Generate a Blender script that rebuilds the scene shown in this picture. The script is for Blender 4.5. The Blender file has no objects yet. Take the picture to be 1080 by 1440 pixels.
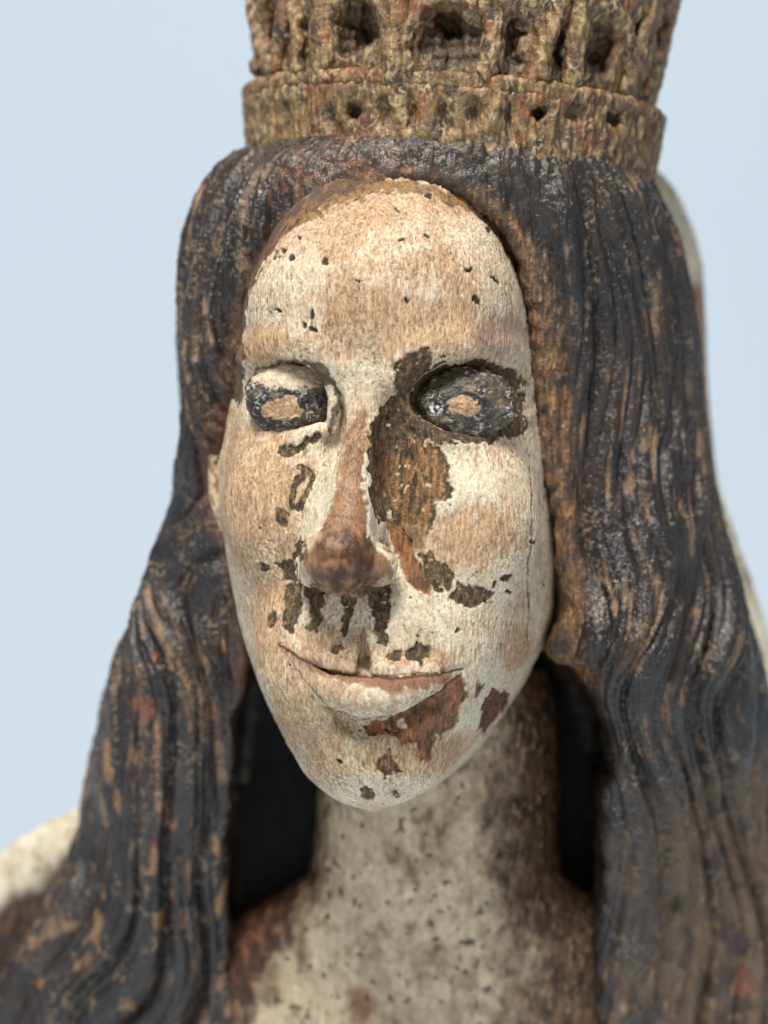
import bpy, math, time, numpy as np
from mathutils import Vector

# ------------------------------------------------------------------ camera, light, exposure
S = 0.16 / 1000.0          # one design unit (about one photo pixel at the face) in metres
D = 4000.0                 # camera distance in design units
scene = bpy.context.scene
cam_d = bpy.data.cameras.new('camera'); cam = bpy.data.objects.new('camera', cam_d)
scene.collection.objects.link(cam); scene.camera = cam
cam.location = (0, -D * S, 0); cam.rotation_euler = (math.pi / 2, 0, 0)
cam_d.sensor_fit = 'VERTICAL'; cam_d.sensor_height = 24.0
cam_d.lens = 12.0 * D / 720.0
cam_d.clip_start = 0.01; cam_d.clip_end = 50
cam_d.dof.use_dof = True
cam_d.dof.focus_distance = (D - 150) * S
cam_d.dof.aperture_fstop = 4.8

world = bpy.data.worlds.new('World'); scene.world = world; world.use_nodes = True
bg = world.node_tree.nodes['Background']
bg.inputs['Color'].default_value = (0.91, 0.955, 1.0, 1); bg.inputs['Strength'].default_value = 0.42

def area(name, loc, target, size, power, color):
    l = bpy.data.lights.new(name, 'AREA'); l.shape = 'DISK'; l.size = size; l.energy = power; l.color = color
    o = bpy.data.objects.new(name, l); scene.collection.objects.link(o); o.location = loc
    o.rotation_euler = (Vector(target) - Vector(loc)).to_track_quat('-Z', 'Y').to_euler(); return o
area('ceiling_lamp', (-0.16, -0.62, 0.95), (0, 0.02, 0), 0.42, 21.5, (1.0, 0.975, 0.935))
area('backdrop_fill', (0.2, 0.55, 1.5), (0, 1.4, 0.1), 0.8, 3.0, (0.97, 0.98, 1.0))  # added unseen fill, only there to brighten the backdrop

scene.render.engine = 'CYCLES'
scene.cycles.use_denoising = True
scene.cycles.max_bounces = 5
scene.view_settings.view_transform = 'Standard'; scene.view_settings.look = 'None'
scene.view_settings.exposure = 0.0; scene.view_settings.gamma = 1.0

T0 = time.time()
# ------------------------------------------------------------------ numeric helpers
rng = np.random.RandomState(7)
_perm = np.concatenate([rng.permutation(256)] * 3).astype(np.int32)
_g = rng.normal(size=(256, 3)).astype(np.float32); _g /= np.linalg.norm(_g, axis=1)[:, None]
def _pn(p):
    i = np.floor(p).astype(np.int32); f = p - i; i &= 255
    u = f * f * f * (f * (f * 6 - 15) + 10)
    r = 0
    for dx in (0, 1):
        wx = u[:, 0] if dx else 1 - u[:, 0]
        a = _perm[i[:, 0] + dx]
        for dy in (0, 1):
            wy = wx * (u[:, 1] if dy else 1 - u[:, 1])
            b = _perm[a + i[:, 1] + dy]
            for dz in (0, 1):
                w = wy * (u[:, 2] if dz else 1 - u[:, 2])
                g = _g[_perm[b + i[:, 2] + dz]]
                r = r + w * (g[:, 0] * (f[:, 0] - dx) + g[:, 1] * (f[:, 1] - dy) + g[:, 2] * (f[:, 2] - dz))
    return r * 1.5
def noise(p, scale, oct=1, seed=0, rough=0.5):
    """gradient noise, about -1..1; scale = feature size (scalar or xyz)"""
    q = (p / np.asarray(scale, np.float32)).astype(np.float32) + np.float32(seed * 17.31)
    out = np.zeros(len(p), np.float32); a = 1.0; n = 0
    for o in range(oct):
        for s in range(0, len(p), 40000):
            out[s:s + 40000] += a * _pn(q[s:s + 40000])
        n += a; a *= rough; q = q * 2.03 + 5.7
    return out / n ** 0.7
def sstep(a, b, x):
    t = np.clip((x - a) / (b - a), 0, 1); return t * t * (3 - 2 * t)
def lin(r, g, b):
    c = np.array([r, g, b], np.float32) / 255
    return np.where(c <= 0.04045, c / 12.92, ((c + 0.055) / 1.055) ** 2.4).astype(np.float32)
def P(px, py, y=0.0):
    """a place read off the photograph as (px, py), standing at depth y"""
    k = (D + y) / D
    return np.array([(px - 540) * k, y, (720 - py) * k], np.float32)
def mixc(c, col, m):
    return c + (np.asarray(col, np.float32) - c) * m[:, None]

def smin(a, b, k):
    h = np.clip(0.5 + 0.5 * (b - a) / k, 0, 1); return b + (a - b) * h - k * h * (1 - h)
def smax(a, b, k): return -smin(-a, -b, k)

class Feature:
    """a local add (+1) or cut (-1) blended into a field"""
    def __init__(s, pts, rad, sign, k, squash=None):
        s.p = np.asarray(pts, np.float32); s.r = np.asarray(rad, np.float32); s.sign = sign; s.k = k; s.sq = squash
        m = s.r.max() * (max(squash) if squash else 1) + k + 14
        s.lo = s.p.min(0) - m; s.hi = s.p.max(0) + m
    def dist(s, q):
        if len(s.p) == 1:
            e = np.asarray(s.sq if s.sq else (1, 1, 1), np.float32) * s.r[0]
            v = (q - s.p[0]) / e; l = np.sqrt((v * v).sum(1)) + 1e-6
            v2 = v / e; g = np.sqrt((v2 * v2).sum(1)) + 1e-9
            return l * (l - 1) / g
        d = None
        for i in range(len(s.p) - 1):
            a, b = s.p[i], s.p[i + 1]; ab = b - a; L = float((ab * ab).sum()) + 1e-6
            t = np.clip(((q - a) @ ab) / L, 0, 1)
            dd = q - a - t[:, None] * ab
            di = np.sqrt((dd * dd).sum(1)) - (s.r[i] + (s.r[i + 1] - s.r[i]) * t)
            d = di if d is None else np.minimum(d, di)
        return d
    def apply(s, f, q):
        m = np.all((q > s.lo) & (q < s.hi), axis=1)
        if not m.any(): return f
        qi = q[m]; d = s.dist(qi)
        f[m] = smin(f[m], d, s.k) if s.sign > 0 else smax(f[m], -d, s.k)
        return f

class Loft:
    """horizontal superellipse sections; rows (py, left px, right px, front depth)"""
    def __init__(s, rows, cy, back, n=2.2, yaw=0.0, persp=None):
        r = np.array(rows, np.float64); yr = cy if persp is None else persp
        k = (D + yr) / D
        z = (720 - r[:, 0]) * k; o = np.argsort(z)
        s.z = z[o]; s.xl = ((r[:, 1] - 540) * k)[o]; s.xr = ((r[:, 2] - 540) * k)[o]; s.d = r[o, 3]
        s.c = r[o, 4] if r.shape[1] > 4 else np.full(len(o), cy, float)
        zz = np.linspace(s.z[0], s.z[-1], 700); s.zz = zz
        def sm(v):
            w = np.interp(zz, s.z, v); kern = np.hanning(31); kern /= kern.sum()
            e = np.pad(w, 15, mode='reflect', reflect_type='odd'); return np.convolve(e, kern, 'valid')
        s.L = sm(s.xl); s.R = sm(s.xr); s.Dp = sm(s.d); s.C = sm(s.c)
        s.back = back; s.n = n; s.cs = math.cos(yaw); s.sn = math.sin(yaw)
    def __call__(s, q):
        z = q[:, 2]
        L = np.interp(z, s.zz, s.L); R = np.interp(z, s.zz, s.R); d = np.interp(z, s.zz, s.Dp); c = np.interp(z, s.zz, s.C)
        w = np.maximum((R - L) / 2, 1.0)
        X = q[:, 0] - (L + R) / 2; Y = q[:, 1] - c
        a = X * s.cs - Y * s.sn; b = -(X * s.sn + Y * s.cs)
        dd = np.where(b > 0, d, s.back)
        rho = (np.abs(a / w) ** s.n + np.abs(b / dd) ** s.n) ** (1 / s.n)
        f = (rho - 1) * np.minimum(w, dd)
        f = np.maximum(f, z - s.zz[-1]); f = np.maximum(f, s.zz[0] - z)
        return f.astype(np.float32)

def poly_sd(x, z, pts):
    """signed distance to a closed polygon in a plane, negative inside"""
    pts = np.asarray(pts, np.float32); n = len(pts)
    d = np.full(x.shape, 1e12, np.float32); s = np.ones(x.shape, np.float32)
    j = n - 1
    for i in range(n):
        e = pts[j] - pts[i]; wx = x - pts[i, 0]; wz = z - pts[i, 1]
        t = np.clip((wx * e[0] + wz * e[1]) / (e @ e + 1e-9), 0, 1)
        d = np.minimum(d, (wx - e[0] * t) ** 2 + (wz - e[1] * t) ** 2)
        c1 = z >= pts[i, 1]; c2 = z < pts[j, 1]; c3 = e[0] * wz > e[1] * wx
        fl = (c1 & c2 & c3) | (~c1 & ~c2 & ~c3)
        s = np.where(fl, -s, s); j = i
    return s * np.sqrt(d)

class PolyGrid:
    def __init__(s, pts, x0, x1, z0, z1, st=4.0):
        s.x0, s.z0, s.st = x0, z0, st; xs = np.arange(x0, x1 + st, st, dtype=np.float32); zs = np.arange(z0, z1 + st, st, dtype=np.float32)
        X, Z = np.meshgrid(xs, zs, indexing='ij'); s.g = poly_sd(X.ravel(), Z.ravel(), pts).reshape(X.shape)
    def __call__(s, x, z):
        u = np.clip((x - s.x0) / s.st, 0, s.g.shape[0] - 1.001); v = np.clip((z - s.z0) / s.st, 0, s.g.shape[1] - 1.001)
        i = u.astype(np.int32); j = v.astype(np.int32); a = u - i; b = v - j; g = s.g
        return (g[i, j] * (1 - a) + g[i + 1, j] * a) * (1 - b) + (g[i, j + 1] * (1 - a) + g[i + 1, j + 1] * a) * b

def ev(f, q, chunk=120000):
    out = np.empty(len(q), np.float32)
    for i in range(0, len(q), chunk): out[i:i + chunk] = f(q[i:i + chunk])
    return out

def surface(f, lo, hi, h, sub=1, fudge=1.5, fine=None, keep=None):
    """surface nets on the blocks near f = 0, then one split and a projection back on the surface"""
    lo = np.asarray(lo, np.float32); hi = np.asarray(hi, np.float32)
    nb = np.ceil((hi - lo) / (8 * h)).astype(int)
    g = np.stack(np.meshgrid(*[np.arange(n) for n in nb], indexing='ij'), -1).reshape(-1, 3)
    v = ev(f, (lo + (g + 0.5) * 8 * h).astype(np.float32))
    g = g[np.abs(v) < 8 * h * 0.87 * fudge] * 2
    o = np.stack(np.meshgrid([0, 1], [0, 1], [0, 1], indexing='ij'), -1).reshape(-1, 3)
    g = (g[:, None] + o[None]).reshape(-1, 3)
    v = ev(f, (lo + (g + 0.5) * 4 * h).astype(np.float32))
    g = g[np.abs(v) < 4 * h * 0.87 * fudge] * 4
    o5 = np.stack(np.meshgrid(*[np.arange(5)] * 3, indexing='ij'), -1).reshape(-1, 3)
    V = ev(f, (lo + (g[:, None] + o5[None]).reshape(-1, 3) * h).astype(np.float32)).reshape(-1, 5, 5, 5)
    cor = [(i, j, k) for i in (0, 1) for j in (0, 1) for k in (0, 1)]
    cv = np.stack([V[:, i:i + 4, j:j + 4, k:k + 4] for i, j, k in cor], -1).reshape(-1, 8)
    o4 = np.stack(np.meshgrid(*[np.arange(4)] * 3, indexing='ij'), -1).reshape(-1, 3)
    cell = (g[:, None] + o4[None]).reshape(-1, 3)
    neg = cv < 0; act = neg.any(1) & ~neg.all(1)
    cv = cv[act]; cell = cell[act]; neg = neg[act]
    acc = np.zeros((len(cell), 3), np.float32); cnt = np.zeros(len(cell), np.float32)
    cor_a = np.array(cor, np.float32)
    for a in range(8):
        for b in range(a + 1, 8):
            if np.abs(cor_a[a] - cor_a[b]).sum() != 1: continue
            m = neg[:, a] != neg[:, b]
            t = cv[m, a] / (cv[m, a] - cv[m, b])
            acc[m] += cor_a[a] + (cor_a[b] - cor_a[a]) * t[:, None]; cnt[m] += 1
    pos = lo + (cell + acc / cnt[:, None]) * h
    N = (nb * 8 + 4).astype(np.int64)
    cid = (cell[:, 0].astype(np.int64) * N[1] + cell[:, 1]) * N[2] + cell[:, 2]
    order = np.argsort(cid); cid = cid[order]; pos = pos[order]; neg = neg[order]; cell = cell[order]
    stepv = np.array([N[1] * N[2], N[2], 1], np.int64)
    quads = []
    for ax, ci in ((0, 4), (1, 2), (2, 1)):
        m = np.nonzero(neg[:, 0] != neg[:, ci])[0]
        u, w = stepv[(ax + 1) % 3], stepv[(ax + 2) % 3]
        ids = np.stack([cid[m], cid[m] - u, cid[m] - u - w, cid[m] - w], 1)
        k = np.clip(np.searchsorted(cid, ids), 0, len(cid) - 1)
        ok = (cid[k] == ids).all(1); k = k[ok]; s = neg[m[ok], 0]
        k[~s] = k[~s][:, ::-1]; quads.append(k)
    F = np.concatenate(quads)
    if keep is not None:                      # leave out what is buried inside other parts
        F = F[keep(pos[F].mean(1))]; used, F = np.unique(F, return_inverse=True); F = F.reshape(-1, 4); pos = pos[used]
    for _ in range(sub):
        n0 = len(pos); rest = F[:0]
        if fine is not None:
            fm = fine(pos[F].mean(1)); rest = F[~fm]; F = F[fm]
        E = np.sort(np.stack([F, np.roll(F, -1, 1)], -1).reshape(-1, 2), 1)
        key = E[:, 0].astype(np.int64) * n0 + E[:, 1]
        uq, inv = np.unique(key, return_inverse=True); inv = inv.reshape(-1, 4)
        mid = (pos[uq // n0] + pos[uq % n0]) / 2
        cen = pos[F].mean(1)
        pos = np.concatenate([pos, mid, cen]); e = n0 + inv; c = n0 + len(uq) + np.arange(len(F))
        F = np.concatenate([np.stack([F[:, i], e[:, i], c, e[:, (i + 3) % 4]], 1) for i in range(4)] + [rest])
    pos = pos.astype(np.float32)
    eps = np.float32(h * 0.35)
    for it in range(2):
        n = np.stack([ev(f, pos + eps * np.eye(3, dtype=np.float32)[a]) - ev(f, pos - eps * np.eye(3, dtype=np.float32)[a]) for a in range(3)], 1) / (2 * eps)
        gl = np.sqrt((n * n).sum(1)) + 1e-4
        if it == 0:
            pos = pos - (n / gl[:, None]) * np.clip(ev(f, pos) / np.maximum(gl, 0.3), -h * 0.7, h * 0.7)[:, None]
    return pos, F, n / gl[:, None]

def vnormals(pos, F):
    n = np.cross(pos[F[:, 2]] - pos[F[:, 0]], pos[F[:, 3]] - pos[F[:, 1]])
    out = np.zeros_like(pos)
    for i in range(4):
        for a in range(3): out[:, a] += np.bincount(F[:, i], n[:, a], len(pos))
    return out / (np.linalg.norm(out, axis=1)[:, None] + 1e-9)

def build(name, pos, F, col, aux, mat, parent):
    """link one mesh; col = linear rgb per vertex, aux = (roughness, grain, grit) per vertex"""
    me = bpy.data.meshes.new(name); n = len(pos); m = len(F)
    me.vertices.add(n); me.vertices.foreach_set('co', (pos * S).astype(np.float32).ravel())
    me.loops.add(m * 4); me.loops.foreach_set('vertex_index', F.astype(np.int32).ravel())
    me.polygons.add(m)
    me.polygons.foreach_set('loop_start', np.arange(0, m * 4, 4, dtype=np.int32))
    me.polygons.foreach_set('loop_total', np.full(m, 4, np.int32))
    me.polygons.foreach_set('use_smooth', np.ones(m, bool))
    me.update(calc_edges=True)
    for nm, v in (('paint', col), ('surface', aux)):
        a = me.color_attributes.new(nm, 'FLOAT_COLOR', 'POINT')
        c = np.ones((n, 4), np.float32); c[:, :3] = np.clip(v, 0, 1); a.data.foreach_set('color', c.ravel())
    me.materials.append(mat)
    o = bpy.data.objects.new(name, me); scene.collection.objects.link(o)
    if parent: o.parent = parent
    print(name, n, 'verts', m, 'quads', round(time.time() - T0, 1))
    return o

# ------------------------------------------------------------------ materials
def carved_material(name, grain_size, grit_size, bump, spec=0.4, tint=0.5):
    m = bpy.data.materials.new(name); m.use_nodes = True; nt = m.node_tree; N = nt.nodes; Lk = nt.links
    b = N['Principled BSDF']
    def nd(t, **kw):
        x = N.new(t)
        for k, v in kw.items(): setattr(x, k, v)
        return x
    tc = nd('ShaderNodeTexCoord'); sc = nd('ShaderNodeVectorMath', operation='SCALE'); sc.inputs['Scale'].default_value = 1 / S
    Lk.new(tc.outputs['Object'], sc.inputs[0])
    pa = nd('ShaderNodeAttribute', attribute_name='paint'); su = nd('ShaderNodeAttribute', attribute_name='surface')
    sp = nd('ShaderNodeSeparateColor'); Lk.new(su.outputs['Color'], sp.inputs[0])
    def nz(scale_xyz, detail, rough=0.6, dist=0.0):
        mp = nd('ShaderNodeMapping'); mp.inputs['Scale'].default_value = tuple(1.0 / s for s in scale_xyz)
        Lk.new(sc.outputs[0], mp.inputs['Vector'])
        t = nd('ShaderNodeTexNoise'); t.inputs['Scale'].default_value = 1.0; t.inputs['Detail'].default_value = detail
        t.inputs['Roughness'].default_value = rough; t.inputs['Distortion'].default_value = dist
        Lk.new(mp.outputs[0], t.inputs['Vector']); return t.outputs['Fac']
    def math_(op, a, b_=None, c=None):
        x = nd('ShaderNodeMath', operation=op)
        for i, v in enumerate((a, b_, c)):
            if v is None: continue
            if isinstance(v, (int, float)): x.inputs[i].default_value = v
            else: Lk.new(v, x.inputs[i])
        return x.outputs[0]
    grain = nz(grain_size, 3.0, 0.6, 0.3)
    grit = nz((grit_size,) * 3, 3.0, 0.65, 0.8)
    gr = math_('MULTIPLY', math_('SUBTRACT', grain, 0.5), sp.outputs[1])
    gt = math_('MULTIPLY', math_('SUBTRACT', grit, 0.5), sp.outputs[2])
    h = math_('ADD', gr, gt)
    # colour: grain and grit lighten / darken the pigment
    f = math_('MULTIPLY_ADD', h, tint * 2.0, 1.0)
    f = math_('MAXIMUM', f, 0.12)
    mul = nd('ShaderNodeVectorMath', operation='SCALE'); Lk.new(pa.outputs['Color'], mul.inputs[0]); Lk.new(f, mul.inputs['Scale'])
    Lk.new(mul.outputs[0], b.inputs['Base Color'])
    ro = math_('MULTIPLY_ADD', gt, -0.25, sp.outputs[0]); Lk.new(ro, b.inputs['Roughness'])
    b.inputs['Specular IOR Level'].default_value = spec
    bp = nd('ShaderNodeBump'); bp.inputs['Strength'].default_value = 1.0; bp.inputs['Distance'].default_value = bump * S
    Lk.new(h, bp.inputs['Height']); Lk.new(bp.outputs[0], b.inputs['Normal'])
    return m
M_face = carved_material('chipped_flesh_paint', (3.6, 3.6, 12), 4.2, 3.2, 0.3, 1.3)
M_hair = carved_material('worn_black_paint_on_wood', (6, 6, 60), 8, 5.0, 0.6, 1.1)
M_crown = carved_material('eroded_gilded_wood', (7, 7, 34), 8, 5.0, 0.5, 1.2)
M_eye = carved_material('flaking_black_eye_paint', (5, 5, 12), 6, 3.0, 0.5, 1.0)
M_neck = carved_material('scuffed_flesh_paint', (10, 10, 40), 14, 5.0, 0.3, 1.1)
M_cloth = carved_material('weathered_cream_paint', (12, 12, 60), 12, 5.0, 0.3, 0.8)

# ------------------------------------------------------------------ setting: pale backdrop
def backdrop():
    prof = [(-1.6, -0.30)]
    for i in range(13):
        a = i / 12 * math.pi / 2; prof.append((0.9 + 0.5 * math.sin(a), -0.30 + 0.5 - 0.5 * math.cos(a)))
    prof.append((1.4, 2.6))
    vs = [(x, y, z) for y, z in prof for x in (-2.5, 2.5)]
    fs = [(2 * i, 2 * i + 1, 2 * i + 3, 2 * i + 2) for i in range(len(prof) - 1)]
    me = bpy.data.meshes.new('backdrop'); me.from_pydata(vs, [], fs)
    for p in me.polygons: p.use_smooth = True
    o = bpy.data.objects.new('backdrop', me); scene.collection.objects.link(o); o['kind'] = 'structure'
    m = bpy.data.materials.new('pale_blue_wall_paint'); m.use_nodes = True; nt = m.node_tree
    b = nt.nodes['Principled BSDF']; b.inputs['Roughness'].default_value = 0.9; b.inputs['Specular IOR Level'].default_value = 0.1
    n = nt.nodes.new('ShaderNodeTexNoise'); n.inputs['Scale'].default_value = 1.2
    r = nt.nodes.new('ShaderNodeValToRGB')
    r.color_ramp.elements[0].color = (0.69, 0.775, 0.845, 1); r.color_ramp.elements[1].color = (0.73, 0.815, 0.885, 1)
    tc = nt.nodes.new('ShaderNodeTexCoord'); nt.links.new(tc.outputs['Object'], n.inputs['Vector'])
    nt.links.new(n.outputs['Fac'], r.inputs[0]); nt.links.new(r.outputs[0], b.inputs['Base Color'])
    me.materials.append(m)
backdrop()

# ------------------------------------------------------------------ the statue
statue = bpy.data.objects.new('wooden_statue', None); scene.collection.objects.link(statue)
statue['label'] = 'carved wooden bust of a crowned woman with long dark hair and flaking face paint'
statue['category'] = 'statue'

YAW = math.radians(8.5)
face_loft = Loft([
    (150, 520, 590, 60), (175, 460, 660, 140), (205, 440, 680, 140), (265, 412, 704, 232), (300, 402, 722, 263), (340, 383, 738, 285), (400, 359, 755, 301), (450, 349, 765, 305),
    (500, 344, 772, 306), (560, 338, 778, 298), (650, 318, 784, 300), (720, 318, 787, 306), (800, 334, 790, 307),
    (860, 346, 786, 308), (900, 356, 774, 308), (960, 378, 744, 303), (1000, 397, 719, 297), (1040, 418, 693, 287),
    (1075, 440, 660, 271), (1100, 462, 630, 250), (1118, 490, 600, 222), (1129, 520, 572, 190), (1133, 538, 556, 160)],
    150, 150, n=2.8, yaw=YAW, persp=40)

def surf_y(f, px, py, y0=-420, y1=400):
    ys = np.linspace(y0, y1, 411, dtype=np.float32)
    k = (D + ys) / D
    v = f(np.stack([(px - 540) * k, ys, (720 - py) * k], 1))
    i = np.nonzero(v < 0)[0]
    return float(ys[i[0]]) if len(i) else 150.0
def FP(px, py, off=0.0):
    """a place on the face, off = design units proud (+) of the bare oval"""
    return P(px, py, surf_y(face_loft, px, py) - off)
def chain(pts, rad, sign, k, at=FP):
    return Feature([at(*p) for p in pts], rad, sign, k)
def blob(p, r, sq, sign, k, at=FP):
    return Feature([at(*p)], [r], sign, k, sq)

feat = [
    # muzzle, cheeks, chin, brow
    blob((516, 930, -48), 1, (135, 68, 95), 1, 60), blob((388, 712, -43), 1, (60, 58, 85), 1, 50),
    blob((672, 732, -44), 1, (75, 60, 90), 1, 50), blob((543, 1066, -40), 1, (74, 62, 50), 1, 45),
    blob((540, 420, -74), 1, (150, 80, 90), 1, 80),
    chain([(352, 503, -12), (388, 484, -4), (436, 484, -2), (486, 520, -2)], [16, 24, 24, 18], 1, 22),
    chain([(545, 533, -4), (580, 492, -3), (650, 479, -4), (716, 496, -16)], [16, 24, 25, 14], 1, 22),
    # sockets
    blob((411, 556, 4), 1, (69, 36, 56), -1, 9), blob((655, 558, 4), 1, (76, 36, 57), -1, 9),
    # nose
    chain([(508, 560, -22), (500, 660, -6), (486, 772, 8)], [24, 33, 48], 1, 30),
    chain([(512, 512, -12), (506, 590, 8), (499, 660, 30), (490, 735, 52), (480, 775, 58)], [17, 16, 19, 28, 40], 1, 22),
    blob((475, 787, 66), 1, (50, 46, 44), 1, 16), blob((440, 798, 30), 1, (21, 32, 25), 1, 8),
    blob((527, 796, 36), 1, (28, 38, 27), 1, 8),
    chain([(470, 845, 40), (498, 842, 40), (520, 836, 30)], [13, 15, 12], -1, 7),
    blob((470, 606, 8), 1, (20, 26, 58), -1, 14), blob((556, 640, 6), 1, (26, 24, 75), -1, 16), blob((556, 755, 4), 1, (16, 14, 44), -1, 12),
    # naso-labial creases
    chain([(398, 918, 20), (438, 968, 26), (472, 998, 28), (512, 1011, 30), (556, 1003, 30), (604, 978, 27), (648, 946, 20)], [2, 4, 5, 5, 5, 4, 2], -1, 6),
    # lids
    chain([(462, 528, 2), (472, 560, 2), (468, 600, -4)], [5, 7, 6], 1, 8),
    chain([(352, 584, -18), (378, 608, -8), (416, 617, -4), (452, 606, -4)], [6, 9, 10, 8], 1, 10),
    chain([(585, 596, -8), (622, 617, -5), (664, 622, -5), (706, 612, -8), (738, 585, -14)], [6, 9, 10, 9, 6], 1, 10),
    # mouth
    chain([(425, 912, 22), (470, 930, 26), (505, 940, 28), (552, 942, 28), (604, 938, 24)], [8, 11, 12, 12, 9], 1, 14),
    chain([(430, 940, 20), (470, 968, 32), (512, 980, 36), (556, 975, 36), (608, 955, 26)], [13, 21, 25, 23, 14], 1, 8),
    chain([(391, 905, 16), (422, 925, 27), (467, 947, 34), (508, 954, 36), (552, 956, 35), (604, 951, 30), (650, 939, 18)], [5, 6, 7, 7, 7, 6, 5], -1, 4),
    chain([(478, 1008, 16), (494, 1015, 17), (512, 1018, 18), (556, 1012, 18), (606, 988, 14)], [8, 14, 16, 15, 8], -1, 16),
    chain([(508, 872, 25), (510, 905, 29), (512, 940, 35)], [3, 7, 14], -1, 5),
]
def face_field(q):
    f = face_loft(q)
    for t in feat: f = t.apply(f, q)
    return np.maximum(f, q[:, 1] - 190)

pos, F, nrm = surface(face_field, (-260, -330, -440), (290, 200, 590), 3.3, 1, keep=lambda c: c[:, 1] < 105)

# ---- paint on the face
def picker(pos, nrm):
    """place read off the photograph -> (x, z) of the surface that lies there"""
    m = nrm[:, 1] < 0.15; p = pos[m]
    k = D / (D + p[:, 1]); u = 540 + p[:, 0] * k; v = 720 - p[:, 2] * k
    def pick(px, py):
        d = (u - px) ** 2 + (v - py) ** 2; i = np.argsort(d)[:12]
        j = i[np.argmin(p[i, 1])]
        kk = (D + p[j, 1]) / D
        return ((px - 540) * kk, (720 - py) * kk)
    return pick
pick = picker(pos, nrm)
front = sstep(0.35, 0.0, nrm[:, 1])
wx = pos[:, 0] + 8 * noise(pos, 24, 2, 1) + 3.5 * noise(pos, (7, 7, 10), 2, 2)
wz = pos[:, 2] + 9 * noise(pos, 24, 2, 3) + 4.5 * noise(pos, (7, 7, 10), 2, 4)
jag = 3.2 * noise(pos, (11, 11, 18), 3, 24, .6) + 1.0 * noise(pos, (4, 4, 6), 2, 25)
def pm(pts, soft=1.2, grow=0.0, smooth=False):
    q = [pick(*p) for p in pts]
    x, z = (pos[:, 0], pos[:, 2]) if smooth else (wx, wz)
    q = np.array(q); o = np.zeros(len(x), np.float32); g = 30 + soft
    b = np.nonzero((x > q[:, 0].min() - g) & (x < q[:, 0].max() + g) & (z > q[:, 1].min() - g) & (z < q[:, 1].max() + g))[0]
    o[b] = sstep(soft, -soft, poly_sd(x[b], z[b], q) - grow + (0 if smooth else jag[b])) * front[b]
    return o
def em(px, py, rx, ry, soft=1.2, smooth=False):
    cx, cz = pick(px, py); x, z = (pos[:, 0], pos[:, 2]) if smooth else (wx, wz)
    r = np.sqrt(((x - cx) / rx) ** 2 + ((z - cz) / ry) ** 2)
    return sstep(soft, -soft, (r - 1) * min(rx, ry)) * front
def line(pts, w, soft=1.0, warp=1.0):
    q = [pick(*p) for p in pts]; d = np.full(len(pos), 1e9, np.float32)
    x = pos[:, 0] + warp * (wx - pos[:, 0]); z = pos[:, 2] + warp * (wz - pos[:, 2])
    for a, b in zip(q[:-1], q[1:]):
        e = np.array([b[0] - a[0], b[1] - a[1]]); t = np.clip(((x - a[0]) * e[0] + (z - a[1]) * e[1]) / (e @ e + 1e-6), 0, 1)
        d = np.minimum(d, np.hypot(x - a[0] - e[0] * t, z - a[1] - e[1] * t))
    return sstep(w + soft, w - soft, d) * front
def union(*ms):
    r = ms[0]
    for m in ms[1:]: r = np.maximum(r, m)
    return r

CREAM, CREAM2 = lin(215, 202, 176), lin(194, 174, 148)
TAN, TAN2 = lin(186, 150, 113), lin(158, 117, 82)
DARK, DARK2 = lin(76, 62, 46), lin(112, 90, 62)
RED, ORANGE, BROWN, BLACK = lin(104, 52, 38), lin(168, 108, 72), lin(128, 84, 52), lin(40, 36, 34)

n_big, n_mid, n_fine = noise(pos, 60, 3, 5), noise(pos, (16, 16, 30), 3, 6), noise(pos, (3.2, 3.2, 5), 2, 7)
grain_n = noise(pos, (4, 4, 46), 3, 8)
col = np.tile(CREAM, (len(pos), 1)); col = mixc(col, CREAM2, sstep(-0.3, 0.6, n_big))
# thin, worn paint: the tan ground shows through along the grain
worn = np.zeros(len(pos), np.float32); n_pat0 = noise(pos, 34, 3, 36)
for a in [(565, 455, 110, 42, .95), (475, 342, 34, 34, .8), (372, 482, 34, 24, .9), (352, 690, 60, 90, .95), (345, 760, 40, 40, .7),
          (662, 752, 56, 36, 1.1), (726, 908, 20, 30, 1.1), (590, 1060, 90, 26, .8), (455, 1040, 40, 60, .7), (380, 880, 30, 90, .8), (420, 1000, 40, 60, .7),
          (520, 250, 120, 30, .7), (540, 400, 60, 40, .45), (720, 690, 40, 30, .3), (440, 905, 60, 30, .6), (600, 925, 60, 14, .6), (500, 620, 20, 60, .8), (690, 640, 40, 24, .4),
          (640, 400, 60, 60, .3), (545, 350, 170, 110, .5), (560, 290, 130, 30, .75), (400, 640, 40, 40, .5)]:
    cx, cz = pick(a[0], a[1]); r = np.sqrt(((pos[:, 0] - cx) / a[2]) ** 2 + ((pos[:, 2] - cz) / a[3]) ** 2) + .5 * n_mid + .45 * n_pat0
    worn = np.maximum(worn, a[4] * sstep(1.9, 0.2, r))
n_pat = noise(pos, (70, 70, 90), 4, 26, .6)
vein = noise(pos, (3.4, 3.4, 16), 3, 27, .6)
worn_raw = 0.16 + 0.62 * worn + 0.34 * n_pat + 0.30 * grain_n + 0.22 * n_mid + 0.30 * vein
worn = 0.75 * sstep(0.22, 0.62, worn_raw) + 0.25 * sstep(-0.05, 0.45, worn_raw)
wc = TAN + (TAN2 - TAN) * sstep(-0.4, 0.7, noise(pos, (10, 10, 60), 3, 9))[:, None]
col = col + (wc - col) * (worn * 0.85)[:, None]
paint_h = 1.0 - 0.55 * worn
stroke = sstep(0.12, 0.42, noise(pos, (3.2, 3.2, 8), 2, 29)) * (0.45 + 0.55 * sstep(-.3, .3, n_pat))
col = mixc(col, lin(132, 98, 68), stroke * .68)
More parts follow.
